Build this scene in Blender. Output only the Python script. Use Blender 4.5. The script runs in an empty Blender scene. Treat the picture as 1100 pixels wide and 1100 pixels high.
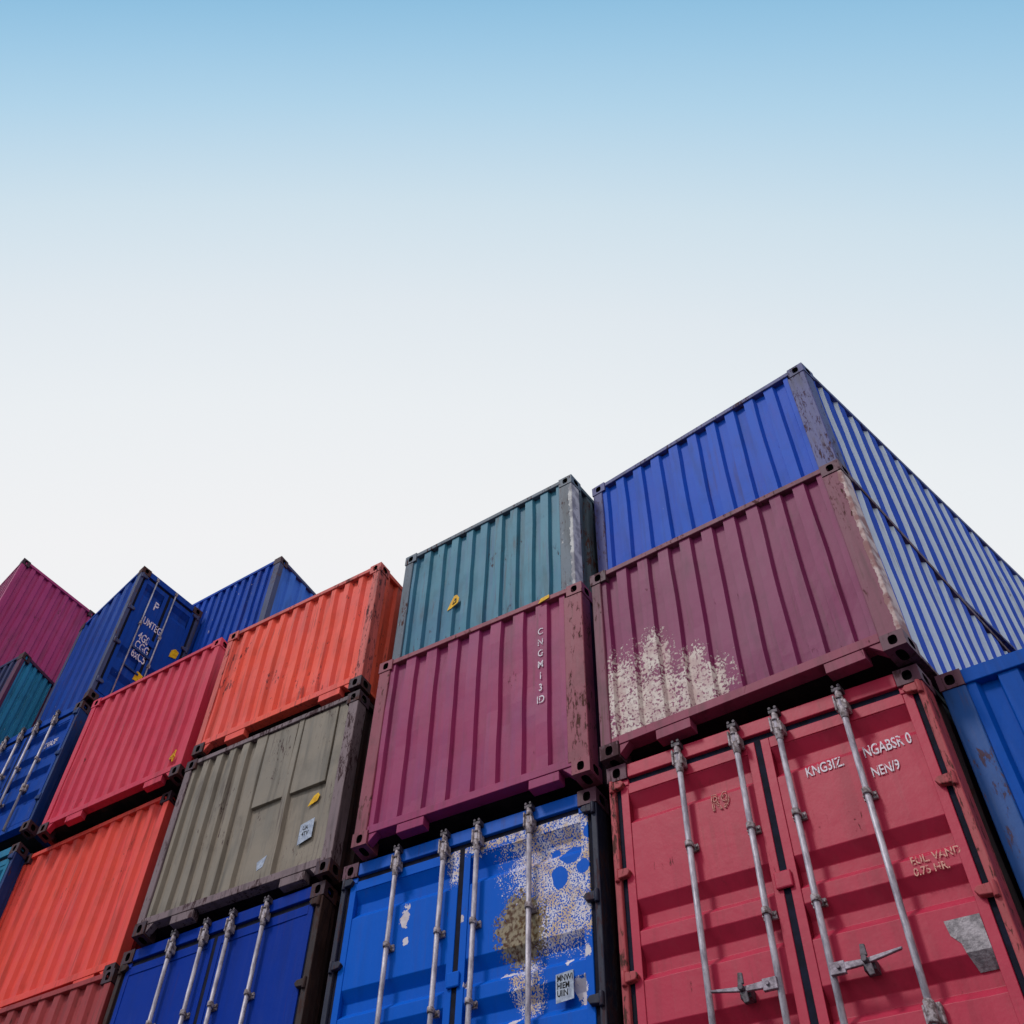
import bpy, bmesh, math, random
from mathutils import Vector, Matrix, noise

C = bpy.context.scene.collection
sc = bpy.context.scene
PI = math.pi

# ------------------------------------------------------------------ camera
cam = bpy.data.cameras.new('camera')
cam.sensor_width = 36.0
cam.lens = 37.14
cam.shift_x = 0.2716
cam.shift_y = -0.4560
cam.clip_end = 3000
camo = bpy.data.objects.new('camera', cam)
C.objects.link(camo)
def euler_mat(a, b, c):
    return Matrix.Rotation(c, 3, 'Z') @ Matrix.Rotation(b, 3, 'Y') @ Matrix.Rotation(a, 3, 'X')
camo.matrix_world = Matrix.Translation((2.0807, -6.6192, -3.6347)) @ euler_mat(2.80182, -0.265314, 0.756087).to_4x4()
sc.camera = camo

# ------------------------------------------------------------------ sky, sun, exposure
SUN_DIR = Vector((-0.34, -0.58, 0.74)).normalized()
SUN_EL = math.asin(SUN_DIR.z)
SUN_AZ = math.atan2(SUN_DIR.x, SUN_DIR.y)

def lin(c):
    out = []
    for v in c:
        v = v / 255.0
        out.append(v / 12.92 if v <= 0.04045 else ((v + 0.055) / 1.055) ** 2.4)
    return (out[0], out[1], out[2], 1.0)

world = bpy.data.worlds.new('World')
sc.world = world
world.use_nodes = True
wt = world.node_tree
wt.nodes.clear()
wo = wt.nodes.new('ShaderNodeOutputWorld')
sky = wt.nodes.new('ShaderNodeTexSky')
sky.sky_type = 'NISHITA'
sky.sun_disc = False
sky.sun_elevation = SUN_EL
sky.sun_rotation = SUN_AZ
bg1 = wt.nodes.new('ShaderNodeBackground'); bg1.inputs['Strength'].default_value = 0.06
wt.links.new(sky.outputs['Color'], bg1.inputs['Color'])
# sky ramp along the camera's up axis; whitened behind to light fronts less blue
tc = wt.nodes.new('ShaderNodeTexCoord')
dot = wt.nodes.new('ShaderNodeVectorMath'); dot.operation = 'DOT_PRODUCT'
dot.inputs[1].default_value = (0.583, -0.746, 0.322)
wt.links.new(tc.outputs['Generated'], dot.inputs[0])
mr = wt.nodes.new('ShaderNodeMapRange')
mr.inputs['From Min'].default_value = -0.5; mr.inputs['From Max'].default_value = 0.7
wt.links.new(dot.outputs['Value'], mr.inputs['Value'])
ramp = wt.nodes.new('ShaderNodeValToRGB')
stops = [(-0.42, (242, 242, 243)), (-0.318, (235, 239, 242)), (-0.234, (225, 233, 239)), (-0.146, (207, 225, 236)),
         (-0.053, (176, 211, 233)), (0.0, (158, 201, 229)), (0.042, (143, 192, 224)), (0.12, (138, 188, 222)), (0.36, (214, 228, 238)), (0.62, (242, 242, 243))]
el = ramp.color_ramp.elements
while len(el) < len(stops):
    el.new(0.5)
for e, (d, c) in zip(el, stops):
    e.position = (d + 0.5) / 1.2
    e.color = lin(c)
wt.links.new(mr.outputs['Result'], ramp.inputs['Fac'])
bg2 = wt.nodes.new('ShaderNodeBackground'); bg2.inputs['Strength'].default_value = 1.06
wt.links.new(ramp.outputs['Color'], bg2.inputs['Color'])
mixw = wt.nodes.new('ShaderNodeMixShader'); mixw.inputs['Fac'].default_value = 0.93
wt.links.new(bg1.outputs[0], mixw.inputs[1]); wt.links.new(bg2.outputs[0], mixw.inputs[2])
wt.links.new(mixw.outputs[0], wo.inputs['Surface'])

sd = bpy.data.lights.new('sun', 'SUN')
sd.energy = 1.45
sd.angle = math.radians(11)
sd.color = (1.0, 0.96, 0.91)
so = bpy.data.objects.new('sun', sd); C.objects.link(so)
so.rotation_euler = SUN_DIR.to_track_quat('Z', 'Y').to_euler()

sc.view_settings.view_transform = 'Standard'
sc.view_settings.look = 'None'
sc.view_settings.exposure = 0.0
sc.view_settings.gamma = 1.0
sc.view_settings.use_curve_mapping = False

# ------------------------------------------------------------------ materials
class NT:
    def __init__(s, name):
        s.m = bpy.data.materials.new(name)
        s.m.use_nodes = True
        s.t = s.m.node_tree
        s.b = s.t.nodes['Principled BSDF']
        s.co = s.t.nodes.new('ShaderNodeTexCoord').outputs['Object']
    def link(s, a, b): s.t.links.new(a, b)
    def put(s, sock, v):
        if isinstance(v, (int, float)): sock.default_value = v
        elif isinstance(v, (tuple, list)): sock.default_value = v
        else: s.link(v, sock)
    def math(s, op, a, b=0.0, c=None, clamp=False):
        n = s.t.nodes.new('ShaderNodeMath'); n.operation = op; n.use_clamp = clamp
        s.put(n.inputs[0], a); s.put(n.inputs[1], b)
        if c is not None: s.put(n.inputs[2], c)
        return n.outputs[0]
    def vec(s, scale=(1, 1, 1), off=(0, 0, 0)):
        n = s.t.nodes.new('ShaderNodeMapping')
        n.inputs['Scale'].default_value = scale; n.inputs['Location'].default_value = off
        s.link(s.co, n.inputs['Vector'])
        return n.outputs[0]
    def noise(s, scale, detail=3.0, rough=0.55, stretch=(1, 1, 1), off=(0, 0, 0), dist=0.0):
        n = s.t.nodes.new('ShaderNodeTexNoise')
        n.inputs['Scale'].default_value = scale; n.inputs['Detail'].default_value = detail
        n.inputs['Roughness'].default_value = rough; n.inputs['Distortion'].default_value = dist
        s.link(s.vec(stretch, off), n.inputs['Vector'])
        return n.outputs['Fac']
    def step(s, v, lo, hi, a=0.0, b=1.0):
        n = s.t.nodes.new('ShaderNodeMapRange'); n.interpolation_type = 'SMOOTHSTEP'
        s.put(n.inputs['Value'], v)
        s.put(n.inputs['From Min'], lo); s.put(n.inputs['From Max'], hi)
        n.inputs['To Min'].default_value = a; n.inputs['To Max'].default_value = b
        return n.outputs['Result']
    def mix(s, f, a, b, mode='MIX'):
        n = s.t.nodes.new('ShaderNodeMix'); n.data_type = 'RGBA'; n.blend_type = mode
        s.put(n.inputs['Factor'], f); s.put(n.inputs['A'], a); s.put(n.inputs['B'], b)
        return n.outputs['Result']
    def bump(s, h, strength, dist, prev=None):
        n = s.t.nodes.new('ShaderNodeBump')
        n.inputs['Strength'].default_value = strength; n.inputs['Distance'].default_value = dist
        s.link(h, n.inputs['Height'])
        if prev is not None: s.link(prev, n.inputs['Normal'])
        return n.outputs['Normal']
    def xz(s):
        n = s.t.nodes.new('ShaderNodeSeparateXYZ'); s.link(s.co, n.inputs[0])
        return n.outputs[0], n.outputs[2]

def field(n, ells):
    """largest of several soft ellipses (cx, cz, rx, rz) in the container's own x and z"""
    x, z = n.xz()
    f = None
    for cx, cz, rx, rz in ells:
        a = n.math('DIVIDE', n.math('SUBTRACT', x, cx), rx)
        b = n.math('DIVIDE', n.math('SUBTRACT', z, cz), rz)
        d = n.math('SQRT', n.math('ADD', n.math('MULTIPLY', a, a), n.math('MULTIPLY', b, b)))
        g = n.math('SUBTRACT', 1.0, d)
        f = g if f is None else n.math('MAXIMUM', f, g)
    return f

RUST = lin((92, 52, 42))
def paint(name, rgb, rust=0.25, dirt=0.35, fade=0.25, rough=0.5, seed=0, fade_rgb=None, rust_rgb=None, patches=(), scar=0.0, spec=0.14):
    """old container paint: sun fade, vertical dirt runs, scuffs and rust, plus patches of lost paint"""
    n = NT(name)
    o = (seed * 3.7, seed * 1.3, seed * 2.1)
    base = lin(rgb)
    fr = lin(fade_rgb) if fade_rgb else tuple(min(1, c * 0.86 + 0.035) for c in base[:3]) + (1,)
    col = n.mix(n.math('MULTIPLY', n.step(n.noise(1.4, 5, 0.6, off=o), 0.38, 0.72), fade), base, fr)
    # long vertical runs of dirt
    run = n.noise(7.0, 4, 0.6, stretch=(1, 1, 0.10), off=o, dist=0.3)
    col = n.mix(n.math('MULTIPLY', n.step(run, 0.50, 0.72), min(1.0, dirt * 1.5)), col, tuple(c * 0.42 + 0.008 for c in base[:3]) + (1,))
    run2 = n.noise(16.0, 3, 0.6, stretch=(1, 1, 0.06), off=(o[1], o[2], o[0]))
    col = n.mix(n.math('MULTIPLY', n.step(run2, 0.54, 0.70), dirt * 0.9), col, fr)
    # grime blotches
    col = n.mix(n.math('MULTIPLY', n.step(n.noise(3.0, 6, 0.65, off=(o[2], o[0], o[1])), 0.48, 0.78), min(1.0, dirt * 1.2)), col, tuple(c * 0.5 + 0.006 for c in base[:3]) + (1,))
    # thin brown runs down the panel and broad chalky fading between them
    run3 = n.noise(24.0, 4, 0.65, stretch=(1, 1, 0.05), off=(o[2] + 5, o[0], o[1]), dist=0.2)
    rsel = n.step(n.noise(1.7, 4, 0.6, off=(o[1] + 3, o[2], o[0])), 0.44, 0.62)
    col = n.mix(n.math('MULTIPLY', n.math('MULTIPLY', n.step(run3, 0.53, 0.66), rsel), min(0.75, 0.12 + rust * 3.0)), col,
                n.mix(0.45, lin(rust_rgb) if rust_rgb else RUST, tuple(c * 0.35 for c in base[:3]) + (1,)))
    col = n.mix(n.math('MULTIPLY', n.step(n.noise(9, 5, 0.7, stretch=(1, 1, 0.25), off=(o[0] + 7, o[2], o[1])), 0.56, 0.74), min(.6, dirt * 1.1)), col, fr)
    # rust specks, grown where a larger noise is high
    big = n.noise(2.2, 4, 0.6, off=(o[0] + 9, o[1], o[2]))
    fine = n.noise(34.0, 6, 0.75, stretch=(1, 1, 0.28), off=o, dist=0.4)
    rm = n.step(n.math('ADD', n.math('MULTIPLY', fine, 0.75), n.math('MULTIPLY', big, 0.5)), 0.80 - rust * 0.38, 0.86 - rust * 0.38)
    rcol = n.mix(n.noise(14, 3, off=o), lin(rust_rgb) if rust_rgb else RUST, lin((58, 40, 44)))
    col = n.mix(rm, col, rcol)
    roughv = n.mix(rm, (rough, rough, rough, 1), (0.85, 0.85, 0.85, 1))
    # bright scuffs
    if scar > 0:
        sm = n.step(n.noise(20, 5, 0.7, stretch=(1, 1, 0.35), off=(o[2] + 4, o[1], o[0])), 0.74 - scar * 0.16, 0.77 - scar * 0.16)
        col = n.mix(n.math('MULTIPLY', sm, 0.8), col, lin((196, 190, 192)))
    hgt = None
    for p in patches:
        f = field(n, p['ells'])
        f = n.math('ADD', f, n.math('MULTIPLY', n.math('SUBTRACT', n.noise(p.get('warp', 6), 5, 0.65, off=o), 0.5), p.get('amp', 1.0)))
        if 'holes' in p:
            hf = n.math('ADD', field(n, p['holes']), n.math('MULTIPLY', n.math('SUBTRACT', n.noise(9, 3, off=o), 0.5), 0.9))
            f = n.math('SUBTRACT', f, n.step(hf, -0.05, 0.12, 0, 2.0))
        sp = n.noise(p.get('fine', 48), 3, 0.6, off=(o[1] + 2, o[0], o[2]))
        cov = n.step(f, 0.0, p.get('ramp', 0.7), p.get('c0', 0.34), p.get('c1', 0.60))
        gate = n.step(f, -0.02, 0.04)
        so_ = p.get('soft', .02)
        m = n.math('MULTIPLY', n.step(n.math('SUBTRACT', cov, sp), -so_ * .6, so_), gate)
        if p.get('solid'):
            m = n.math('MULTIPLY', n.step(f, 0.0, 0.08), 0.96)
        c2 = n.mix(n.step(n.noise(p.get('cs', 9), 4, off=o), 0.40, 0.62), lin(p['a']), lin(p['b']))
        col = n.mix(n.math('MULTIPLY', m, p.get('op', 0.95)), col, c2)
        roughv = n.mix(m, roughv, (0.8, 0.8, 0.8, 1))
        hgt = m if hgt is None else n.math('ADD', hgt, m)
    n.link(col, n.b.inputs['Base Color'])
    n.link(roughv, n.b.inputs['Roughness'])
    n.b.inputs['Specular IOR Level'].default_value = spec
    h = n.math('SUBTRACT', n.math('ADD', n.noise(5.0, 4, off=o), n.math('MULTIPLY', n.noise(60, 2, off=o), 0.10)), n.math('MULTIPLY', rm, 0.25))
    nm = n.bump(h, 0.16, 0.02)
    if hgt is not None:
        nm = n.bump(hgt, 0.5, 0.003, nm)
    n.link(nm, n.b.inputs['Normal'])
    return n.m

def simple(name, a, b, rough=0.6, metal=0.0, scale=9.0, stretch=(1, 1, 1), bump=0.2):
    n = NT(name)
    f = n.step(n.noise(scale, 5, 0.65, stretch=stretch), 0.35, 0.65)
    n.link(n.mix(f, lin(a), lin(b)), n.b.inputs['Base Color'])
    n.b.inputs['Roughness'].default_value = rough
    n.b.inputs['Metallic'].default_value = metal
    n.b.inputs['Specular IOR Level'].default_value = 0.5 if metal > 0 else 0.12
    n.link(n.bump(n.noise(scale * 3, 4), bump, 0.01), n.b.inputs['Normal'])
    return n.m

def worn_print(name, a, b, gone=.5, scale=34):
    n = NT(name)
    n.link(n.mix(n.noise(20, 4), lin(a), lin(b)), n.b.inputs['Base Color'])
    n.b.inputs['Roughness'].default_value = .7
    f = n.noise(scale, 4, .7)
    n.link(n.step(f, gone - .03, gone + .01), n.b.inputs['Alpha'])
    return n.m
GALV = simple('galvanised_steel', (186, 178, 190), (128, 120, 134), 0.5, 0.25, 22, (1, 1, 0.3))
KEEP = simple('worn_keeper_steel', (172, 160, 168), (84, 66, 66), 0.6, 0.25, 34)
HANDLE = simple('worn_handle_steel', (150, 138, 152), (96, 84, 96), 0.55, 0.3, 24)
DARKST = simple('grimy_steel', (92, 80, 92), (44, 36, 44), 0.6, 0.2, 25)
RUBBER = simple('black_rubber', (22, 24, 46), (14, 14, 28), 0.8, 0.0, 12)
UNDER = simple('underside_steel', (46, 36, 36), (22, 18, 20), 0.85, 0.0, 5)
HOLE = simple('casting_inside', (20, 16, 18), (10, 8, 10), 0.9, 0.0, 5)
WHITE = worn_print('white_lettering', (232, 220, 230), (206, 190, 204), .44, 30)
CHALK = worn_print('faded_chalk_lettering', (214, 160, 140), (200, 130, 124), .47, 40)
YELLOW = simple('yellow_sticker', (236, 186, 20), (206, 150, 10), 0.5, 0.0, 30)
BLACK = simple('black_print', (24, 22, 26), (12, 10, 14), 0.6, 0.0, 30)
PALE = simple('pale_label', (178, 186, 204), (138, 146, 168), 0.6, 0.0, 26)
SILVER = simple('worn_foil_label', (150, 140, 148), (92, 84, 92), 0.55, 0.1, 18, bump=0.5)

# ------------------------------------------------------------------ mesh helpers
class MB:
    def __init__(s):
        s.bm = bmesh.new()
    def quad(s, pts, mi=0):
        f = s.bm.faces.new([s.bm.verts.new(p) for p in pts]); f.material_index = mi
        return f
    def box(s, x0, x1, y0, y1, z0, z1, mi=0):
        v = [s.bm.verts.new((x, y, z)) for z in (z0, z1) for y in (y0, y1) for x in (x0, x1)]
        for idx in ((0, 2, 3, 1), (4, 5, 7, 6), (0, 1, 5, 4), (2, 6, 7, 3), (0, 4, 6, 2), (1, 3, 7, 5)):
            s.bm.faces.new([v[i] for i in idx]).material_index = mi
    def tube(s, pts, r, n=12, mi=0, cap=True):
        pts = [Vector(p) for p in pts]
        rings = []
        for i, p in enumerate(pts):
            t = (pts[min(i + 1, len(pts) - 1)] - pts[max(i - 1, 0)]).normalized()
            a = t.orthogonal().normalized() if abs(t.z) < 0.9 else Vector((1, 0, 0))
            a = (a - t * a.dot(t)).normalized(); b = t.cross(a)
            rr = r[i] if isinstance(r, (list, tuple)) else r
            rings.append([s.bm.verts.new(p + (a * math.cos(2 * PI * k / n) + b * math.sin(2 * PI * k / n)) * rr) for k in range(n)])
        for q, w in zip(rings, rings[1:]):
            for k in range(n):
                f = s.bm.faces.new((q[k], q[(k + 1) % n], w[(k + 1) % n], w[k])); f.material_index = mi; f.smooth = True
        if cap:
            s.bm.faces.new(rings[0][::-1]).material_index = mi
            s.bm.faces.new(rings[-1]).material_index = mi
    def prism(s, outline, y0, y1, mi=0):
        """outline in x, z, extruded along y"""
        a = [s.bm.verts.new((x, y0, z)) for x, z in outline]
        b = [s.bm.verts.new((x, y1, z)) for x, z in outline]
        s.bm.faces.new(a).material_index = mi; s.bm.faces.new(b[::-1]).material_index = mi
        k = len(a)
        for i in range(k):
            s.bm.faces.new((a[i], b[i], b[(i + 1) % k], a[(i + 1) % k])).material_index = mi
    def build(s, name, mats, parent=None, bevel=0.0):
        bmesh.ops.recalc_face_normals(s.bm, faces=s.bm.faces)
        me = bpy.data.meshes.new(name); s.bm.to_mesh(me); s.bm.free()
        for m in (mats if isinstance(mats, (list, tuple)) else [mats]):
            me.materials.append(m)
        o = bpy.data.objects.new(name, me); C.objects.link(o)
        if parent is not None: o.parent = parent
        if bevel > 0:
            b = o.modifiers.new('bevel', 'BEVEL'); b.width = bevel; b.segments = 2; b.limit_method = 'ANGLE'
        return o

def casting(mb, cx, cy, cz, w, d, h, faces, mi=0):
    """corner casting block centred at cx, cy, cz with an oval hole on the given faces ('f' front, 'r' right, 'b' bottom)"""
    def face(o, u, v, hu, hv, n, hole):
        angs = sorted(set([2 * PI * k / 20 for k in range(20)] + [math.atan2(sv * hv, su * hu) % (2 * PI) for su in (-1, 1) for sv in (-1, 1)]))
        P = []
        for a in angs:
            c, s_ = math.cos(a), math.sin(a)
            t = min(hu / abs(c) if abs(c) > 1e-6 else 9, hv / abs(s_) if abs(s_) > 1e-6 else 9)
            ow, oh = hole
            P.append((o + u * (c * t) + v * (s_ * t), o + u * (ow * math.copysign(abs(c) ** 0.7, c)) + v * (oh * math.copysign(abs(s_) ** 0.7, s_))))
        out = [mb.bm.verts.new(p[0]) for p in P]
        inn = [mb.bm.verts.new(p[1]) for p in P]
        deep = [mb.bm.verts.new(p[1] - n * 0.035) for p in P]
        k = len(P)
        for i in range(k):
            j = (i + 1) % k
            mb.bm.faces.new((out[i], out[j], inn[j], inn[i])).material_index = mi
            mb.bm.faces.new((inn[i], inn[j], deep[j], deep[i])).material_index = 1
        mb.bm.faces.new(deep).material_index = 1
    X, Y, Z = Vector((1, 0, 0)), Vector((0, 1, 0)), Vector((0, 0, 1))
    o = Vector((cx, cy, cz))
    spec = {'f': (o - Y * d / 2, X, Z, w / 2, h / 2, -Y, (w * 0.19, h * 0.31)),
            'k': (o + Y * d / 2, X, Z, w / 2, h / 2, Y, None),
            'r': (o + X * w / 2, Y, Z, d / 2, h / 2, X, (d * 0.22, h * 0.30)),
            'l': (o - X * w / 2, Y, Z, d / 2, h / 2, -X, None),
            't': (o + Z * h / 2, X, Y, w / 2, d / 2, Z, None),
            'b': (o - Z * h / 2, X, Y, w / 2, d / 2, -Z, (w * 0.2, d * 0.3))}
    for k_, (oo, u, v, hu, hv, n, hole) in spec.items():
        if hole is not None and k_ in faces:
            face(oo, u, v, hu, hv, n, hole)
        else:
            mb.quad([oo - u * hu - v * hv, oo + u * hu - v * hv, oo + u * hu + v * hv, oo - u * hu + v * hv], mi)

def profile(x0, x1, n, fo=0.40, sl=0.10, depth=0.04):
    """trapezoid corrugation from x0 to x1: list of (x, inset, kind of the strip to the next point)"""
    p = (x1 - x0) / n
    fi = 1 - fo - 2 * sl
    pts = [(x0, 0.0, 'out')]
    for k in range(n):
        a = x0 + k * p
        pts += [(a + p * fo / 2, 0.0, 'in_slope'), (a + p * (fo / 2 + sl), depth, 'in'),
                (a + p * (fo / 2 + sl + fi), depth, 'out_slope'), (a + p * (fo / 2 + 2 * sl + fi), 0.0, 'out')]
    pts.append((x1, 0.0, 'out'))
    return pts

def sheet(name, pts, z0, z1, place, mats, parent, seed, pale=(), nz=12, dent=0.009):
    """corrugated sheet; place(s, inset, z) gives the point; every strip its own faces so creases stay crisp"""
    mb = MB()
    zs = [z0 + (z1 - z0) * i / nz for i in range(nz + 1)]
    grid = []
    for (s, d, k) in pts:
        row = []
        for z in zs:
            e = min(1.0, min(z - z0, z1 - z) / 0.12)
            dd = noise.noise(Vector((s * 1.1 + seed * 7, z * 1.2, seed))) * dent * 1.6 + noise.noise(Vector((s * 4 + seed, z * 3.0, seed + 3))) * dent * 0.7
            ss = s + noise.noise(Vector((s * 9 + seed, z * 1.5, seed + 8))) * 0.007 * e
            row.append(mb.bm.verts.new(place(ss, d + dd * e, z)))
        grid.append(row)
    for i in range(len(pts) - 1):
        for j in range(nz):
            f = mb.bm.faces.new((grid[i][j], grid[i + 1][j], grid[i + 1][j + 1], grid[i][j + 1]))
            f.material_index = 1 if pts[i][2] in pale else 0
    return mb.build(name, mats, parent, 0.0)

def text_mesh(body, size, mat, parent, loc, rot=(PI / 2, 0, 0), outline=False, align='LEFT', sx=1.0, spacing=1.0, line=1.0, name='lettering'):
    cu = bpy.data.curves.new(name, 'FONT')
    cu.body = body; cu.size = size; cu.align_x = align
    cu.space_character = spacing; cu.space_line = line
    if outline:
        cu.fill_mode = 'NONE'; cu.bevel_depth = size * 0.022; cu.bevel_resolution = 1
    else:
        cu.extrude = 0.0006; cu.offset = size * 0.012
    tmp = bpy.data.objects.new('tmp_text', cu); C.objects.link(tmp)
    dg = bpy.context.evaluated_depsgraph_get()
    me = bpy.data.meshes.new_from_object(tmp.evaluated_get(dg))
    bpy.data.objects.remove(tmp); bpy.data.curves.remove(cu)
    me.materials.clear(); me.materials.append(mat)
    for v in me.vertices:
        v.co.x *= sx
    o = bpy.data.objects.new(name, me); C.objects.link(o)
    o.matrix_basis = Matrix.Translation(loc) @ euler_mat(*rot).to_4x4()
    o.parent = parent
    return o

# ------------------------------------------------------------------ container builder
def thing(name, label, cat, loc, rotz=0.0, group=None):
    o = bpy.data.objects.new(name, None); C.objects.link(o)
    o.location = loc; o.rotation_euler = (0, 0, rotz)
    o['label'] = label; o['category'] = cat
    if group: o['group'] = group
    return o

BANDS = [(2.374, 0.075, 0.075, 0.06), (1.650, 0.07, 0.07, 0.055), (1.370, 0.07, 0.07, 0.06), (0.932, 0.07, 0.07, 0.06), (0.50, 0.07, 0.07, 0.06)]

def door_leaf(root, x0, x1, z0, z1, mat, bands, side, yf):
    """one door leaf: border frame and a panel pressed into horizontal folds; side is -1 for the left leaf"""
    mb = MB()
    fw = 0.062
    top, bot = z1 - 0.075, z0 + 0.07
    mb.box(x0, x0 + fw, yf, yf + 0.05, z0, z1); mb.box(x1 - fw, x1, yf, yf + 0.05, z0, z1)
    mb.box(x0 + fw + .001, x1 - fw - .001, yf, yf + 0.05, top, z1); mb.box(x0 + fw + .001, x1 - fw - .001, yf, yf + 0.05, z0, bot)
    px0, px1 = x0 + fw, x1 - fw
    yp, dep = yf + 0.006, 0.05
    prof = [(top, yp)]
    for zb, a, b, c in bands:
        if zb > top - 0.001: zb = top - 0.001
        if zb - a - b - c < bot: continue
        prof += [(zb, yp), (zb - a, yp + dep), (zb - a - b, yp + dep), (zb - a - b - c, yp)]
    prof.append((bot, yp))
    nx = 10
    g = []
    for z, y in prof:
        g.append([mb.bm.verts.new((px0 + (px1 - px0) * i / nx, y + noise.noise(Vector((i * .5 + x0 * 3, z * 1.3, 2))) * 0.004 * (0 < i < nx), z)) for i in range(nx + 1)])
    for a, b in zip(g, g[1:]):
        for i in range(nx):
            mb.bm.faces.new((a[i], a[i + 1], b[i + 1], b[i]))
    # closing strips behind the folds
    for xx in (px0, px1):
        mb.quad([(xx, yp - .004, bot), (xx, yp + dep + .002, bot), (xx, yp + dep + .002, top), (xx, yp - .004, top)])
    return mb.build('door', mat, root, 0.004)

def locking_bar(door, x, z0, z1, yf, brackets, zkeep, seed, mat=None, thin=False):
    rnd = random.Random(seed)
    mb = MB()
    y = yf - 0.042
    mb.tube([(x, y, z0), (x + rnd.uniform(-.002, .002), y, (z0 + z1) / 2), (x, y, z1 - .03)], 0.0195, 14)
    if thin:
        mb = MB()
        mb.tube([(x, yf - .02, z0), (x, yf - .02, z1 - .02)], .013, 10)
        mb.build('locking_bar', GALV, door)
        for zb in brackets + [z1 - .03]:
            b = MB(); b.box(x - .024, x + .024, yf - .036, yf + .002, zb - .03, zb + .03); b.build('bar_bracket', KEEP, door, .004)
        return
    bar = mb.build('locking_bar', mat or GALV, door)
    k = MB()
    # cam end and keeper at the header
    k.box(x - .030, x + .030, yf - .058, yf - .020, z1 - .16, z1 - .05)
    k.box(x - .040, x - .026, yf - .070, yf - .010, z1 - .145, z1 - .035)
    k.box(x + .026, x + .046, yf - .072, yf - .010, z1 - .155, z1 - .085)
    k.tube([(x, y, z1 - .20), (x, y, z1 - .12)], [.024, .030], 12)
    k.tube([(x, y, z1 - .06), (x, y, z1 + .005)], [.028, .020], 12)
    k.build('bar_keeper', KEEP, door, 0.005)
    kk = MB()
    kk.box(x - .034, x + .034, yf - .062, yf + .002, z1 - .005, z1 + .022)
    kk.tube([(x - .02, yf - .066, z1 + .03), (x - .02, yf - .01, z1 + .03)], .012, 8)
    kk.tube([(x + .022, yf - .066, z1 + .03), (x + .022, yf - .01, z1 + .03)], .012, 8)
    kk.build('cam_keeper', DARKST, door, 0.003)
    for zb in brackets:
        b = MB()
        b.box(x - .044, x + .044, yf - .012, yf + .004, zb - .022, zb + .022)
        b.tube([(x, y, zb - .018), (x, y, zb + .018)], .029, 14)
        b.tube([(x - .036, yf - .022, zb), (x - .036, yf, zb)], .009, 8)
        b.tube([(x + .036, yf - .022, zb), (x + .036, yf, zb)], .009, 8)
        b.build('bar_bracket', KEEP, door, 0.003)
    if zkeep is not None:
        b = MB()
        b.box(x - .05, x + .05, yf - .03, yf + .004, zkeep - .05, zkeep + .05)
        b.tube([(x, y, zkeep - .06), (x, y, zkeep + .05)], [.034, .030], 12)
        b.build('bar_bracket', KEEP, door, 0.006)
    return bar

def handle(door, x, z, yf, dirn):
    """door handle: hub plate on the bar, flat lever and the catch it rests in"""
    mb = MB()
    y = yf - .062
    mb.box(min(x, x + dirn * .09), max(x, x + dirn * .09), y - .012, y + .006, z - .032, z + .030)
    mb.prism([(x + dirn * .08, z - .016), (x + dirn * .20, z - .012), (x + dirn * .42, z + .022), (x + dirn * .425, z + .034), (x + dirn * .2, z + .016), (x + dirn * .08, z + .022)], y - .010, y + .004)
    mb.tube([(x + dirn * .055, y - .022, z), (x + dirn * .055, y - .008, z)], .012, 8)
    mb.build('door_handle', HANDLE, door, 0.003)
    c = MB()
    cx = x + dirn * .215
    c.box(cx - .035, cx + .035, yf - .05, yf + .004, z - .03, z + .03)
    c.prism([(cx - .022, z + .02), (cx + .018, z + .02), (cx + .016, z + .078), (cx - .012, z + .082)], yf - .086, yf - .074)
    c.prism([(cx - .018, z - .02), (cx + .03, z - .02), (cx + .036, z - .075), (cx + .006, z - .08)], yf - .086, yf - .074)
    c.tube([(cx, yf - .10, z), (cx, yf - .04, z)], .018, 10)
    c.build('handle_catch', DARKST, door, 0.004)

def hinge(door, x, z, yf, side, mat):
    mb = MB()
    # rounded lug reaching from the post over the gasket on to the leaf
    s = side
    out = [(x - s * .01, z + .028), (x - s * .085, z + .026), (x - s * .108, z + .004), (x - s * .085, z - .024), (x - s * .01, z - .030)]
    mb.prism(out, yf - .030, yf + .004)
    mb.tube([(x, yf - .016, z - .045), (x, yf - .016, z + .04)], .019, 10)
    mb.build('hinge', mat, door, 0.005)

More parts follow.
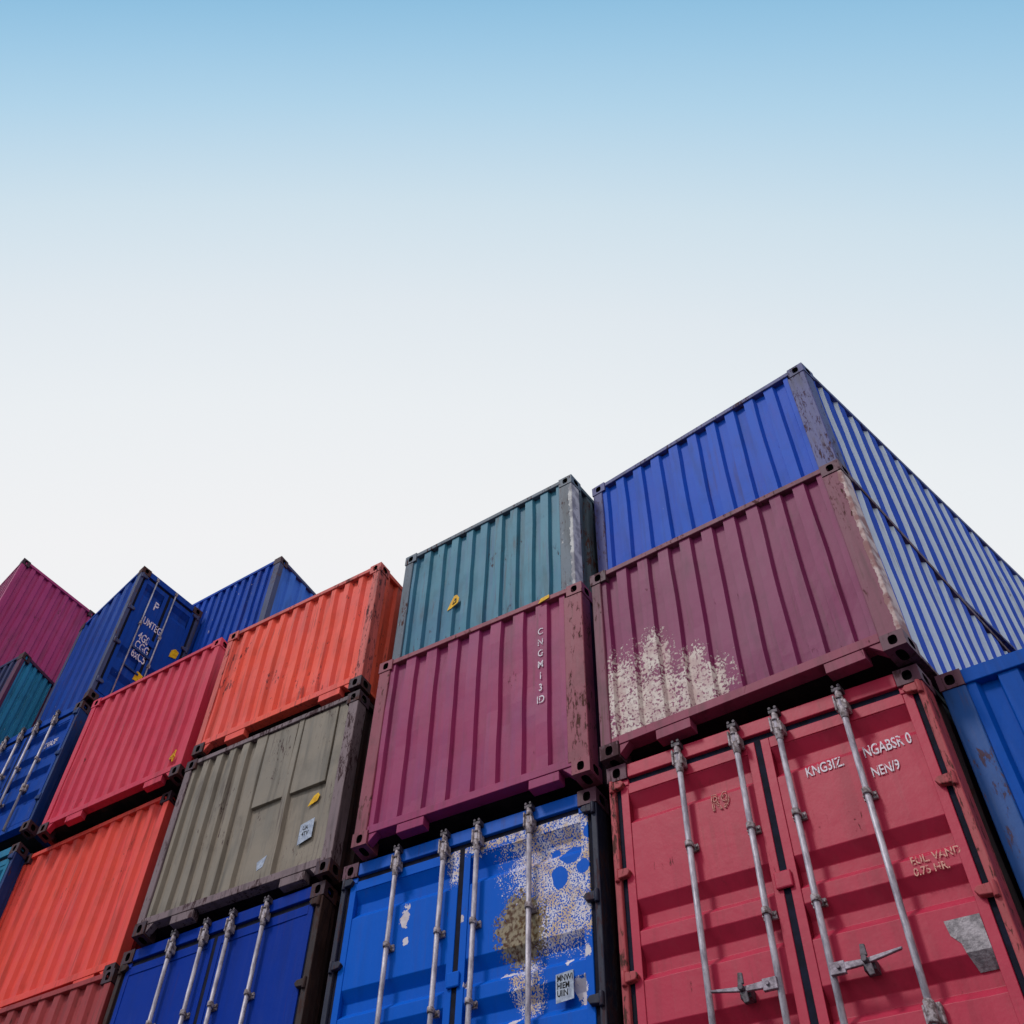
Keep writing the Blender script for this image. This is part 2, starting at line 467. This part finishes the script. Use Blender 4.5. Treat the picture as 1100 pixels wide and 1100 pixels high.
def container(label, xr, y, z, w, h, d, yaw, M, front='corr', N=10, fo=0.4, sl=0.1, pl=.10, pr=.10, post=None, side=None, side_pale=None,
              pad=True, sideN=None, bars=None, flat_doors=False, seed=1, rail=None, cast=None, origin=None, handles=True, pale_kinds=('out_slope',), wall_pts=None,
              back=True, hood=.05, header=None, sill=None, bracks=(1.85,), group='stacked shipping containers', leaf_mat=None, bands=BANDS, bar_mat=None, thin=False, cast_top=None, side_rail=None):
    """xr, y, z: front right bottom corner; local x right, y back, z up, origin at the front's centre"""
    post = post or M; side = side or M; rail = rail or post; cast = cast or post; sill = sill or M
    if origin is None:
        ox, oy = xr - w / 2 * math.cos(yaw), y - w / 2 * math.sin(yaw)
    else:
        ox, oy = origin
    r = thing('shipping_container', label, 'container', (ox, oy, z), yaw, group)
    L, Rr = -w / 2, w / 2
    doors = front == 'doors'
    # corner posts
    for (xa, xb, ya, yb) in ((L, L + pl, 0, .13), (Rr - pr, Rr, 0, .13), (L, L + .1, d - .12, d), (Rr - .1, Rr, d - .12, d)):
        mb = MB()
        mb.box(xa + .002, xb - .002, ya + .002, yb, .112, h - .112)
        mb.build('corner_post', post, r, 0.008)
    # corner castings
    cw = .165
    for (xx, fx) in ((L + cw / 2 - .004, 'l'), (Rr - cw / 2 + .004, 'r')):
        for (yy, fy) in ((.076, 'f'), (d - .076, 'k')):
            for zz, fz in ((.057, 'b'), (h - .057, 't')):
                mb = MB()
                casting(mb, xx, yy, zz, cw, .16, .114, fx + fy + fz)
                mb.build('corner_casting', [cast_top if cast_top and fz == 't' else cast, HOLE], r, 0.004)
    # rails
    cI = cw + .001
    mb = MB(); mb.box(L + cI - .06, Rr - cI + .06, .004, .10, h - hood - .006, h - .006)
    if doors:
        mb.bm.clear(); mb.box(L + cI, Rr - cI, .004, .10, h - .105, h - .006); mb.box(L + pl + .001, L + cI - .001, .01, .09, h - .16, h - .116); mb.box(Rr - cI + .001, Rr - pr - .001, .01, .09, h - .16, h - .116)
    mb.build('top_rail', rail if not doors else (header or M), r, 0.005)
    mb = MB(); mb.box(L + cI, Rr - cI, .006, .10, .088, .155)
    mb.box(L + pl, L + cI - .001, .008, .10, .118, .155); mb.box(Rr - cI + .001, Rr - pr, .008, .10, .118, .155)
    if pad:
        for a, b in ((.20, .32), (.76, .88)):
            mb.box(L + w * a, L + w * b, .010, .09, .012, .086)
        for a, s in ((L + cI, 1), (Rr - cI, -1)):
            mb.prism([(a, .087), (a + s * .09, .087), (a, .012)], .012, .08)
    mb.build('bottom_rail', sill, r, 0.004)
    for xa, xb in ((L + .004, L + .075), (Rr - .075, Rr - .004)):
        mb = MB(); mb.box(xa, xb, .16, d - .16, h - .06, h - .008); mb.build('top_rail', side_rail or side, r, 0.004)
        mb = MB(); mb.box(xa, xb, .16, d - .16, .03, .064); mb.build('bottom_rail', side_rail or side, r, 0.004)
    # roof and floor
    mb = MB(); mb.box(L + .03, Rr - .03, .05, d - .05, h - .045, h - .02); mb.build('roof', M, r)
    mb = MB(); mb.box(L + .07, Rr - .07, .105, d - .05, .10, .15)
    k = .5
    while k < d - .3:
        mb.box(L + .08, Rr - .08, k, k + .06, .03, .10); k += .45
    mb.build('floor', UNDER, r)
    # side walls
    n = sideN or max(3, int(round((d - .26) / .182)))
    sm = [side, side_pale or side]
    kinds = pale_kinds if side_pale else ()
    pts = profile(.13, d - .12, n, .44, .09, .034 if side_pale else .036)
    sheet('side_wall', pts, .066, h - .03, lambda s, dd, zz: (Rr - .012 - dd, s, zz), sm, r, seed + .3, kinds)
    sheet('side_wall', pts, .066, h - .03, lambda s, dd, zz: (L + .012 + dd, s, zz), [side], r, seed + .6)
    sheet('end_wall', profile(L + .1, Rr - .1, 8), .13, h - .03, lambda s, dd, zz: (s, d - .012 - dd, zz), [M], r, seed + .9, nz=4)
    if not doors:
        pts = wall_pts or profile(L + pl - .004, Rr - pr + .004, N, fo, sl, .036)
        sheet('end_wall', pts, .13, h - .012, lambda s, dd, zz: (s, .018 + dd, zz), [M], r, seed)
        return r
    # door end
    lm = leaf_mat or M
    yf = .016
    zt, zb = h - .148, .17
    mb = MB()
    la, lb = L + pl + .038, -.024
    ra, rb = .024, Rr - pr - .038
    mb.box(L + pl + .001, la - .001, yf + .010, .06, .16, zt - .001); mb.box(rb + .001, Rr - pr - .001, yf + .010, .06, .16, zt - .001)
    mb.box(lb + .001, ra - .001, yf + .006, .06, .16, zt - .001)
    mb.box(L + pl + .001, Rr - pr - .001, yf + .010, .06, zt + .001, h - .1065)
    mb.build('gasket', RUBBER, r)
    mb = MB(); mb.box(L + pl, Rr - pr, .10, .12, .155, h - .106); mb.build('door_lining', UNDER, r)
    bx = bars or (L + w * .24, L + w * .435, L + w * .565, L + w * .76)
    for side_, (xa, xb) in ((-1, (la, lb)), (1, (ra, rb))):
        bd = [] if flat_doors else bands
        door = door_leaf(r, xa, xb, zb, zt, lm, bd, side_, yf)
        for i in ((0, 1) if side_ < 0 else (2, 3)):
            inner = i in (1, 2)
            if bx[i] is None: continue
            br = [q for q in bracks if q > zb]
            locking_bar(door, bx[i], .1, h - .035, yf, br + ([bracks[0] - .52] if inner else []), .68 if i in (0, 3) else None, seed * 10 + i, bar_mat, thin)
            if handles and inner and not thin:
                handle(door, bx[i], h - 1.65, yf, -1 if side_ < 0 else 1)
        for q in (h - .155, h - .78, h - 1.41, h - 2.1):
            if q > .2:
                hinge(door, L + pl * .55 if side_ < 0 else Rr - pr * .55, q, yf, side_, post)
    mb = MB()
    mb.box(-.062, .052, yf - .018, yf - .001, h - 1.13, h - 1.03); mb.build('door_catch', M, r, .008)
    return r

def sticker(root, name, pts, y, mat, thick=.003):
    mb = MB(); mb.prism(pts, y - thick, y)
    return mb.build(name, mat, root)

def drop(cx, cz, s, lean=0.0):
    """rounded triangle, point down"""
    out = []
    for k in range(18):
        a = 2 * PI * k / 18
        rr = s * (1.0 - 0.42 * max(0, -math.sin(a)) * abs(math.cos(a)) + .35 * max(0, -math.sin(a)) ** 6)
        x, zz = math.cos(a) * rr * .8, math.sin(a) * rr
        out.append((cx + x + lean * zz, cz + zz))
    return out

# ------------------------------------------------------------------ setting
def struct(name, mb, mat):
    o = mb.build(name, mat); o['kind'] = 'structure'
    return o
GROUND_Z = -5.2
n = NT('asphalt')
gf = n.noise(0.5, 6, .6)
n.link(n.mix(n.step(gf, .35, .7), lin((92, 92, 94)), lin((70, 71, 74))), n.b.inputs['Base Color'])
n.b.inputs['Roughness'].default_value = .9
ASPHALT = n.m
mb = MB(); mb.quad([(-900, -900, GROUND_Z), (900, -900, GROUND_Z), (900, 900, GROUND_Z), (-900, 900, GROUND_Z)])
struct('ground', mb, ASPHALT)
CONC = simple('concrete', (128, 125, 120), (104, 101, 97), .9, 0, 2.5)
mb = MB(); mb.box(-20, 6, -.35, 9, GROUND_Z + .004, -.004)
struct('platform', mb, CONC)

# ------------------------------------------------------------------ paints
A1p = paint('red_door_paint', (178, 40, 70), rust=.03, dirt=.2, fade=.2, rough=.42, seed=1)
A1post = paint('red_post_paint', (168, 66, 74), rust=.35, dirt=.5, seed=2)
CASTp = paint('casting_paint', (98, 60, 76), rust=.45, dirt=.5, seed=3, rust_rgb=(84, 52, 58))
A2p = paint('plum_paint_scraped', (128, 42, 90), rust=.08, dirt=.40, fade=.4, seed=4,
    patches=[dict(ells=[(-1.0, .56, .26, .40), (-.76, .36, .46, .40), (-.70, .74, .20, .28), (-.36, .26, .36, .36), (-.34, .52, .13, .24), (-.92, .26, .28, .40)],
        a=(226, 214, 206), b=(206, 184, 180), amp=1.25, warp=12, ramp=.7, c0=.42, c1=.60, fine=44, op=.88, soft=.10)])
A2plain = paint('plum_paint', (138, 54, 82), rust=.10, dirt=.4, seed=44)
DKSIDE = paint('gap_shade_side', (48, 26, 38), rust=.3, dirt=.6, seed=45)  # near-black side walls: shade of the gaps between stacks put into the colour
A2post = paint('plum_post_paint', (128, 60, 84), rust=.30, dirt=.6, seed=5)
EDGE = dict(ells=[(1.212, .9, .030, 3.0)], a=(206, 186, 184), b=(150, 112, 112), amp=2.2, warp=9, ramp=.5, c0=.40, c1=.70, fine=22)
A2postR = paint('plum_post_worn_edge', (122, 62, 84), rust=.30, dirt=.6, seed=5, patches=[EDGE])
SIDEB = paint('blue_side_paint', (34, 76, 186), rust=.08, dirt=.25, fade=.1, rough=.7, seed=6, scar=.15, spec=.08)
SIDEW = paint('painted_sheen_slopes', (224, 236, 244), rust=.08, dirt=.22, rough=.55, seed=7, fade_rgb=(206, 222, 234))  # bright sky sheen painted on the front-facing rib slopes
A3p = paint('royal_blue_paint', (26, 84, 194), rust=.06, dirt=.32, fade=.35, spec=.07, seed=8, fade_rgb=(56, 76, 178), scar=.12)
A3post = paint('grey_blue_post', (78, 80, 134), rust=.36, dirt=.6, seed=9, rust_rgb=(86, 62, 74))
B1p = paint('bright_blue_peeling', (0, 88, 196), rust=.0, dirt=.10, fade=.02, rough=.5, spec=.05, seed=10,
    patches=[dict(ells=[(.92, 2.24, .56, .56), (.62, 2.50, .85, .13), (1.05, 1.95, .42, .44), (.90, 1.74, .42, .20), (.25, 2.48, .42, .12), (-.07, 2.33, .10, .16), (.62, 1.40, .15, .22), (.66, 2.30, .22, .30)],
        holes=[(1.00, 2.18, .10, .075), (.90, 2.03, .07, .08), (1.10, 2.06, .055, .05), (.84, 2.24, .04, .03), (1.16, 2.30, .04, .05)], a=(222, 214, 222), b=(208, 180, 148), amp=1.0, warp=11, ramp=.45, c0=.42, c1=.535, fine=84, cs=9),
        dict(ells=[(.565, 1.76, .24, .26)], a=(152, 138, 112), b=(92, 66, 32), amp=.8, warp=16, ramp=.5, c0=.46, c1=.74, fine=70, cs=34),
        dict(ells=[(-.525, 2.06, .045, .10), (.02, 1.93, .03, .03), (1.05, 1.30, .06, .07), (.1, 1.48, .03, .03), (.95, 1.48, .03, .03), (1.12, 1.5, .03, .04), (.45, 1.50, .06, .02), (-.50, 1.88, .025, .03), (.5, 1.2, .05, .03)], a=(214, 206, 214), b=(200, 186, 190), amp=2.8, warp=22, ramp=.3, c0=.5, c1=.9, fine=40)])
B1plain = paint('bright_blue_paint', (0, 86, 190), rust=.06, dirt=.2, fade=.03, seed=46)
B1post = paint('dark_blue_post', (34, 36, 58), rust=.35, dirt=.5, seed=11, rust_rgb=(70, 50, 60))
B2p = paint('purple_plum_paint', (150, 44, 94), rust=.08, dirt=.34, fade=.45, seed=12, fade_rgb=(126, 54, 106))
B2post = paint('plum_brown_post', (140, 66, 84), rust=.3, dirt=.55, seed=13)
B3p = paint('teal_paint', (62, 124, 148), rust=.16, dirt=.5, fade=.45, seed=14, fade_rgb=(72, 104, 144))
B3post = paint('slate_teal_post', (92, 104, 120), rust=.34, dirt=.6, seed=15, scar=.55)
B3side = paint('grey_teal_side', (70, 84, 96), rust=.4, dirt=.6, seed=16)  # darker, greyer teal for the side walls
B3postR = paint('slate_teal_worn_post', (92, 104, 120), rust=.34, dirt=.6, seed=15, scar=.55, patches=[dict(ells=[(1.165, .9, .05, 3.0)], a=(206, 204, 206), b=(150, 148, 156), amp=1.2, warp=6, ramp=.5, c0=.42, c1=.70, fine=18)])
C1p = paint('dark_blue_door_paint', (0, 46, 146), rust=.02, dirt=.16, fade=.05, rough=.5, spec=.05, seed=17)
C2p = paint('olive_grey_paint', (138, 126, 114), rust=.20, dirt=.55, fade=.5, seed=18, fade_rgb=(118, 112, 106), rust_rgb=(84, 64, 64))
C2dark = paint('rust_brown_steel', (50, 34, 36), rust=.5, dirt=.5, seed=19, rust_rgb=(66, 44, 36))
C2post = paint('mauve_brown_post', (122, 102, 108), rust=.4, dirt=.6, seed=20, rust_rgb=(70, 46, 52))
C3p = paint('orange_red_paint', (238, 86, 66), rust=.22, dirt=.36, fade=.45, scar=.1, seed=21, fade_rgb=(220, 92, 96), rust_rgb=(120, 60, 66))
C3post = paint('orange_red_post', (206, 92, 86), rust=.34, dirt=.5, seed=22, rust_rgb=(110, 56, 62))
C3side = paint('orange_side_paint', (222, 84, 62), rust=.2, dirt=.4, seed=23)
D3p = paint('crimson_paint', (202, 50, 80), rust=.10, dirt=.34, fade=.4, seed=24, fade_rgb=(206, 80, 90))
D3side = paint('shaded_red_side', (120, 24, 26), rust=.2, dirt=.5, seed=25)  # dark red sides: occlusion beside the next stack painted into the colour
D2p = paint('coral_red_paint', (230, 78, 64), rust=.12, dirt=.36, fade=.45, seed=26, fade_rgb=(222, 76, 88))
D1p = paint('dull_red_paint', (158, 56, 60), rust=.2, dirt=.4, seed=27)
DKCAST = paint('dark_casting_paint', (66, 44, 56), rust=.45, dirt=.5, seed=28)
E4p = paint('navy_blue_paint', (8, 60, 150), rust=.06, dirt=.36, fade=.10, spec=.06, seed=29, scar=.2)
E4post = paint('navy_rusty_post', (64, 70, 108), rust=.34, dirt=.55, seed=30, rust_rgb=(104, 84, 88))
E3p = paint('cobalt_door_paint', (0, 62, 156), rust=.03, dirt=.4, fade=.08, spec=.06, seed=31, scar=.28)
E3side = paint('ink_blue_paint', (10, 46, 108), rust=.15, dirt=.5, seed=32)
E2p = paint('sea_blue_paint', (10, 112, 152), rust=.12, dirt=.55, seed=33)
G4p = paint('scratched_blue_paint', (12, 66, 168), rust=.08, dirt=.4, fade=.1, spec=.06, seed=34, scar=.5)
G4side = paint('bright_blue_side', (58, 110, 206), rust=.05, dirt=.4, seed=35, scar=.2)
F3p = paint('dirty_teal_paint', (52, 138, 178), rust=.12, dirt=.6, seed=36, scar=.35)
F3side = paint('dark_navy_paint', (40, 48, 92), rust=.2, dirt=.5, seed=37)
F3post = paint('dark_plum_post', (92, 44, 76), rust=.3, dirt=.5, seed=38)
F4p = paint('magenta_plum_paint', (172, 56, 112), rust=.08, dirt=.4, fade=.3, seed=39)
F4side = paint('plum_side_paint', (150, 46, 100), rust=.06, dirt=.4, seed=40)
Rp = paint('azure_paint', (0, 76, 170), rust=.04, dirt=.28, fade=.06, rough=.5, spec=.05, seed=41)
Rpost = paint('scraped_blue_grey_post', (28, 78, 148), rust=.26, dirt=.6, seed=42, scar=.2, rust_rgb=(96, 78, 96))

# ------------------------------------------------------------------ right hand stack
a1 = container('red shipping container with red double doors under the scraped plum container', .001, -.058, 0, 2.390, 2.60, 5.9, .015, A1p,
    front='doors', pl=.055, pr=.055, post=A1post, cast=CASTp, seed=1, bars=(-.585, -.135, .185, .655), pad=False, bracks=(1.86,), side=DKSIDE)
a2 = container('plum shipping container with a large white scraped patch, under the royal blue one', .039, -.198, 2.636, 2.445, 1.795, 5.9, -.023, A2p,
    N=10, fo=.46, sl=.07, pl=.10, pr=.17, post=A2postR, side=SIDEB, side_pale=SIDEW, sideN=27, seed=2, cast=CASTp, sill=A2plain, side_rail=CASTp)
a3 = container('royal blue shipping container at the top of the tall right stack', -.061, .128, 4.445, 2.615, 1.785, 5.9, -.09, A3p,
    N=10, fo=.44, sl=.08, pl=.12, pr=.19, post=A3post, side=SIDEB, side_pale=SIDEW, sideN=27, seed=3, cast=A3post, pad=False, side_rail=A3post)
rr = container('azure blue corrugated shipping container at the right edge beside the red doors', 2.44, .11, 0, 2.405, 2.625, 5.9, 0, Rp,
    N=8, fo=.46, sl=.07, pl=.16, pr=.12, post=Rpost, rail=Rp, seed=4, cast=CASTp, hood=.10)
# second stack
b1 = container('bright blue shipping container with double doors and badly peeling paint', -2.573, .010, 0, 2.504, 2.60, 5.8, .028, B1p,
    front='doors', pl=.055, pr=.055, post=B1post, side=DKSIDE, cast=CASTp, seed=5, bars=(-.645, -.155, .175, .668), pad=False, handles=True, header=B1plain)
b2 = container('purple plum shipping container with white vertical lettering, between teal and blue', -2.532, -.107, 2.634, 2.374, 1.84, 5.8, .03, B2p,
    N=8, fo=.46, sl=.06, pl=.14, pr=.20, post=B2post, side=DKSIDE, seed=6, cast=B2post)
b3 = container('teal shipping container with a yellow sticker, topmost of its stack', -2.736, .091, 4.49, 2.329, 1.735, 5.8, -.007, B3p,
    N=10, fo=.46, sl=.08, pl=.12, pr=.17, post=B3postR, side=B3side, seed=7, cast=B3post, pad=False)
# third stack
c1 = container('dark blue shipping container with smooth double doors under the olive grey one', -5.347, -.003, 0, 2.671, 2.60, 5.8, -.007, C1p,
    front='doors', pl=.06, pr=.075, post=C2dark, cast=DKCAST, seed=8, flat_doors=True, bars=(-.58, -.135, .21, .655), pad=False, side=C2dark)
xs = -5.283 - 2.541 / 2
wp = profile(-1.16, -.13, 5, .46, .10, .04) + [(-.12, .0, 'out'), (-.03, .0, 'out'), (-.01, .04, 'in'), (.42, .04, 'in'), (.435, .0, 'out'), (.50, .0, 'out'), (.515, .04, 'in'), (.98, .04, 'in'), (1.0, .01, 'out'), (1.165, .01, 'out')]
c2 = container('olive grey shipping container with a pale label and a yellow sticker', -5.283, -.05, 2.630, 2.541, 1.80, 5.8, .015, C2p,
    pl=.10, pr=.13, post=C2post, side=C2dark, seed=9, cast=DKCAST, wall_pts=wp, sill=C2post)
mb = MB()
mb.box(-.008, .418, .022, .06, .93, 1.735); mb.box(.517, .978, .022, .06, .93, 1.735)
mb.build('upper_panel', C2p, c2, .004)
c3 = container('orange red shipping container on the olive grey one, next to the teal container', -5.282, -.066, 4.475, 2.481, 1.640, 3.4, .018, C3p,
    N=11, fo=.34, sl=.18, pl=.09, pr=.11, post=C3post, side=C3side, seed=10, cast=DKCAST, cast_top=C3post, sideN=12)
# fourth stack
d1 = container('dull red shipping container at the bottom left, under the coral one', -8.22, .10, 0, 2.74, 2.56, 5.8, 0, D1p,
    N=10, fo=.4, sl=.14, pl=.10, pr=.11, post=D1p, seed=11, cast=DKCAST, pad=False, side=D3side)
d2 = container('coral red shipping container directly under the crimson one', -8.383, .19, 2.585, 2.761, 1.895, 5.8, -.012, D2p,
    N=11, fo=.34, sl=.18, pl=.10, pr=.10, post=D2p, side=D3side, seed=12, cast=DKCAST)
d3 = container('crimson shipping container between the orange one and the blue doors', -8.149, .036, 4.50, 2.555, 1.865, 3.4, .005, D3p,
    N=11, fo=.34, sl=.18, pl=.10, pr=.10, post=D3p, side=D3side, seed=13, cast=DKCAST, cast_top=D3p)
# fifth stack at the left edge
e1 = container('ink blue shipping container at the foot of the far left stack', -11.07, .05, 0, 2.45, 2.57, 4.4, 0, E3side,
    N=9, fo=.4, sl=.1, seed=14, pad=False)
e2 = container('sea blue shipping container with doors, lowest at the left edge', -11.08, .05, 2.60, 2.45, 1.93, 4.4, 0, E2p,
    front='doors', pl=.06, pr=.06, post=E3side, cast=DKCAST, seed=15, pad=False, handles=False, side=E3side, bracks=(1.2,), bands=[(1.66, .07, .07, .06), (1.2, .07, .07, .06), (.7, .07, .07, .06)])
e3 = container('cobalt blue shipping container with double doors at the left edge', -11.07, .05, 4.70, 2.36, 1.84, 4.4, 0, E3p,
    front='doors', pl=.06, pr=.06, post=E3side, cast=DKCAST, seed=16, pad=False, handles=False, side=E3side, bracks=(1.1,), bars=(-.57, -.16, .20, .64),
    bands=[(1.60, .06, .06, .05), (1.25, .06, .06, .05), (.95, .06, .06, .05), (.6, .06, .06, .05)])
# crosswise containers on top, each stepped back behind the last
g4 = container('scratched blue shipping container behind the orange and crimson ones, topmost there', 0, 0, 6.42, 1.9, 3.03, 5.0, PI / 2, G4side,
    origin=(-9.17, 1.30 + .95), N=7, fo=.42, sl=.1, pl=.10, pr=.10, post=E4post, side=G4p, seed=17, cast=DKCAST, pad=False)
e4 = container('navy blue shipping container with door end and stickers, above the cobalt doors', 0, 0, 6.60, 1.22, 2.41, 2.05, PI / 2 - .19, E4p,
    front='doors', origin=(-10.905, .65), pl=.07, pr=.07, post=E4post, side=E4p, seed=18, cast=DKCAST, pad=True, handles=False, bars=(-.30, None, .08, None), thin=True, sideN=5,
    bracks=(1.5,), bands=[(2.2, .08, .08, .08), (1.02, .08, .08, .08), (.62, .08, .08, .08)], flat_doors=False)
f3 = container('small teal shipping container on the left edge under the magenta plum one', 0, 0, 6.60, 1.25, 1.60, 3.0, PI / 2, F3p,
    origin=(-13.42, -.11 + .625), N=5, fo=.5, sl=.06, pl=.07, pr=.55, post=F3post, side=F3side, seed=19, cast=DKCAST, pad=False)
f4 = container('magenta plum shipping container at the top left corner of the stacks', 0, 0, 8.22, 1.75, 2.28, 3.0, PI / 2 - .20, F4p,
    origin=(-14.476, .357), N=8, fo=.42, sl=.12, pl=.08, pr=.08, post=F4p, side=F4side, seed=20, cast=DKCAST, pad=False)

# ------------------------------------------------------------------ writing and marks
yl = .016
text_mesh('KNG3IZ.', .092, WHITE, a1, (.285, yl + .001, 2.10), sx=.76, rot=(PI / 2, -.02, 0))
text_mesh('NGABSR 0', .102, WHITE, a1, (.685, yl + .001, 2.11), sx=.68, rot=(PI / 2, -.02, 0))
text_mesh('NEN/9', .090, WHITE, a1, (.70, yl + .001, 1.975), sx=.72, rot=(PI / 2, -.02, 0))
text_mesh('R9', .15, CHALK, a1, (-.41, yl, 2.07), outline=True, sx=.85)
text_mesh('EUL. VAND\n0.75 HR.', .062, CHALK, a1, (.765, yl, 1.42), sx=.95)
mb = MB()   # worn foil label running over a fold of the door
prof = [(1.105, .018), (.934, .018), (.864, .066)]
lab = []
xsL = [(.835, 1.105), (.85, 1.02), (.915, .95), (.91, .934), (.93, .864)]
for (zz, xl) in ((1.105, .84), (1.03, .852), (.985, .895), (.936, .905), (.866, .925)):
    yy = yl + .006 - .003 + (max(0, .932 - zz) / .07 * .05)
    lab.append([(xl + (1.035 + (1.105 - zz) * .02 - xl) * t, yy, zz) for t in (0, .25, .5, .75, 1)])
vv = [[mb.bm.verts.new(p) for p in row] for row in lab]
for p, q in zip(vv, vv[1:]):
    for i in range(4):
        mb.bm.faces.new((p[i], p[i + 1], q[i + 1], q[i]))
mb.build('worn_label', SILVER, a1)
text_mesh('C\nN\nG\nM\nI\n3\nID', .095, WHITE, b2, (.733, .010, 1.44), align='CENTER', line=1.22, sx=.85)
st = sticker(b1, 'door_label', [(.86, 1.40), (1.00, 1.41), (1.00, 1.24), (.86, 1.23)], yl + .003, PALE)
text_mesh('MNWI\nHIEM\nUIIN', .052, BLACK, st, (.87, yl - .001, 1.355), sx=.85, line=.85)
s = sticker(b3, 'warning_sticker', [(-.455, .655), (-.40, .665), (-.315, .70), (-.30, .76), (-.335, .815), (-.37, .815), (-.41, .75)], .012, YELLOW)
sticker(s, 'sticker_print', [(-.385, .70), (-.335, .715), (-.335, .765), (-.355, .77)], .0085, BLACK)
sticker(s, 'sticker_centre', [(-.370, .713), (-.345, .72), (-.345, .745)], .0060, YELLOW)
s = sticker(b2, 'top_sticker', [(.72, 1.775), (.84, 1.80), (.84, 1.835), (.75, 1.825)], -.002, YELLOW)
s = sticker(c2, 'warning_sticker', [(.79, .735), (.83, .745), (.905, .765), (.93, .815), (.90, .845), (.85, .825), (.82, .785)], .045, YELLOW)
s = sticker(c2, 'pale_label', [(.75, .57), (.92, .60), (.92, .42), (.75, .38)], .045, PALE)
text_mesh('UA\n4TV', .055, BLACK, s, (.785, .041, .51), sx=.9)
sticker(c2, 'faint_label', [(.24, .36), (.36, .40), (.33, .30), (.26, .28)], .053, PALE)
text_mesh('4', .20, YELLOW, d3, (1.0, .012, .22), outline=True)
text_mesh('2VA3F', .13, WHITE, e3, (.62, yl, 1.28), sx=.8)
# navy container: its door end faces right
text_mesh('P', .22, WHITE, e4, (-.20, yl, 1.86), sx=.8)
text_mesh('UMTEG', .17, WHITE, e4, (-.27, yl, 1.55), sx=.62)
text_mesh('4G0\nCGG\n6xC5', .19, WHITE, e4, (-.25, yl, 1.27), sx=.62, line=.8)
sticker(e4, 'warning_sticker', [(.33, 1.36), (.45, 1.40), (.47, 1.52), (.40, 1.54), (.34, 1.48)], yl - .002, YELLOW)
sticker(e4, 'warning_sticker', [(-.08, .66), (.06, .68), (.09, .80), (-.05, .82)], yl - .002, YELLOW)
mb = MB(); mb.box(-.30, .10, yl - .02, yl + .004, 1.08, 1.12); mb.box(.06, .10, yl - .02, yl + .004, .72, 1.08); mb.box(-.30, -.02, yl - .02, yl + .004, .75, .78)
mb.build('door_plate', E3side, e4, .003)
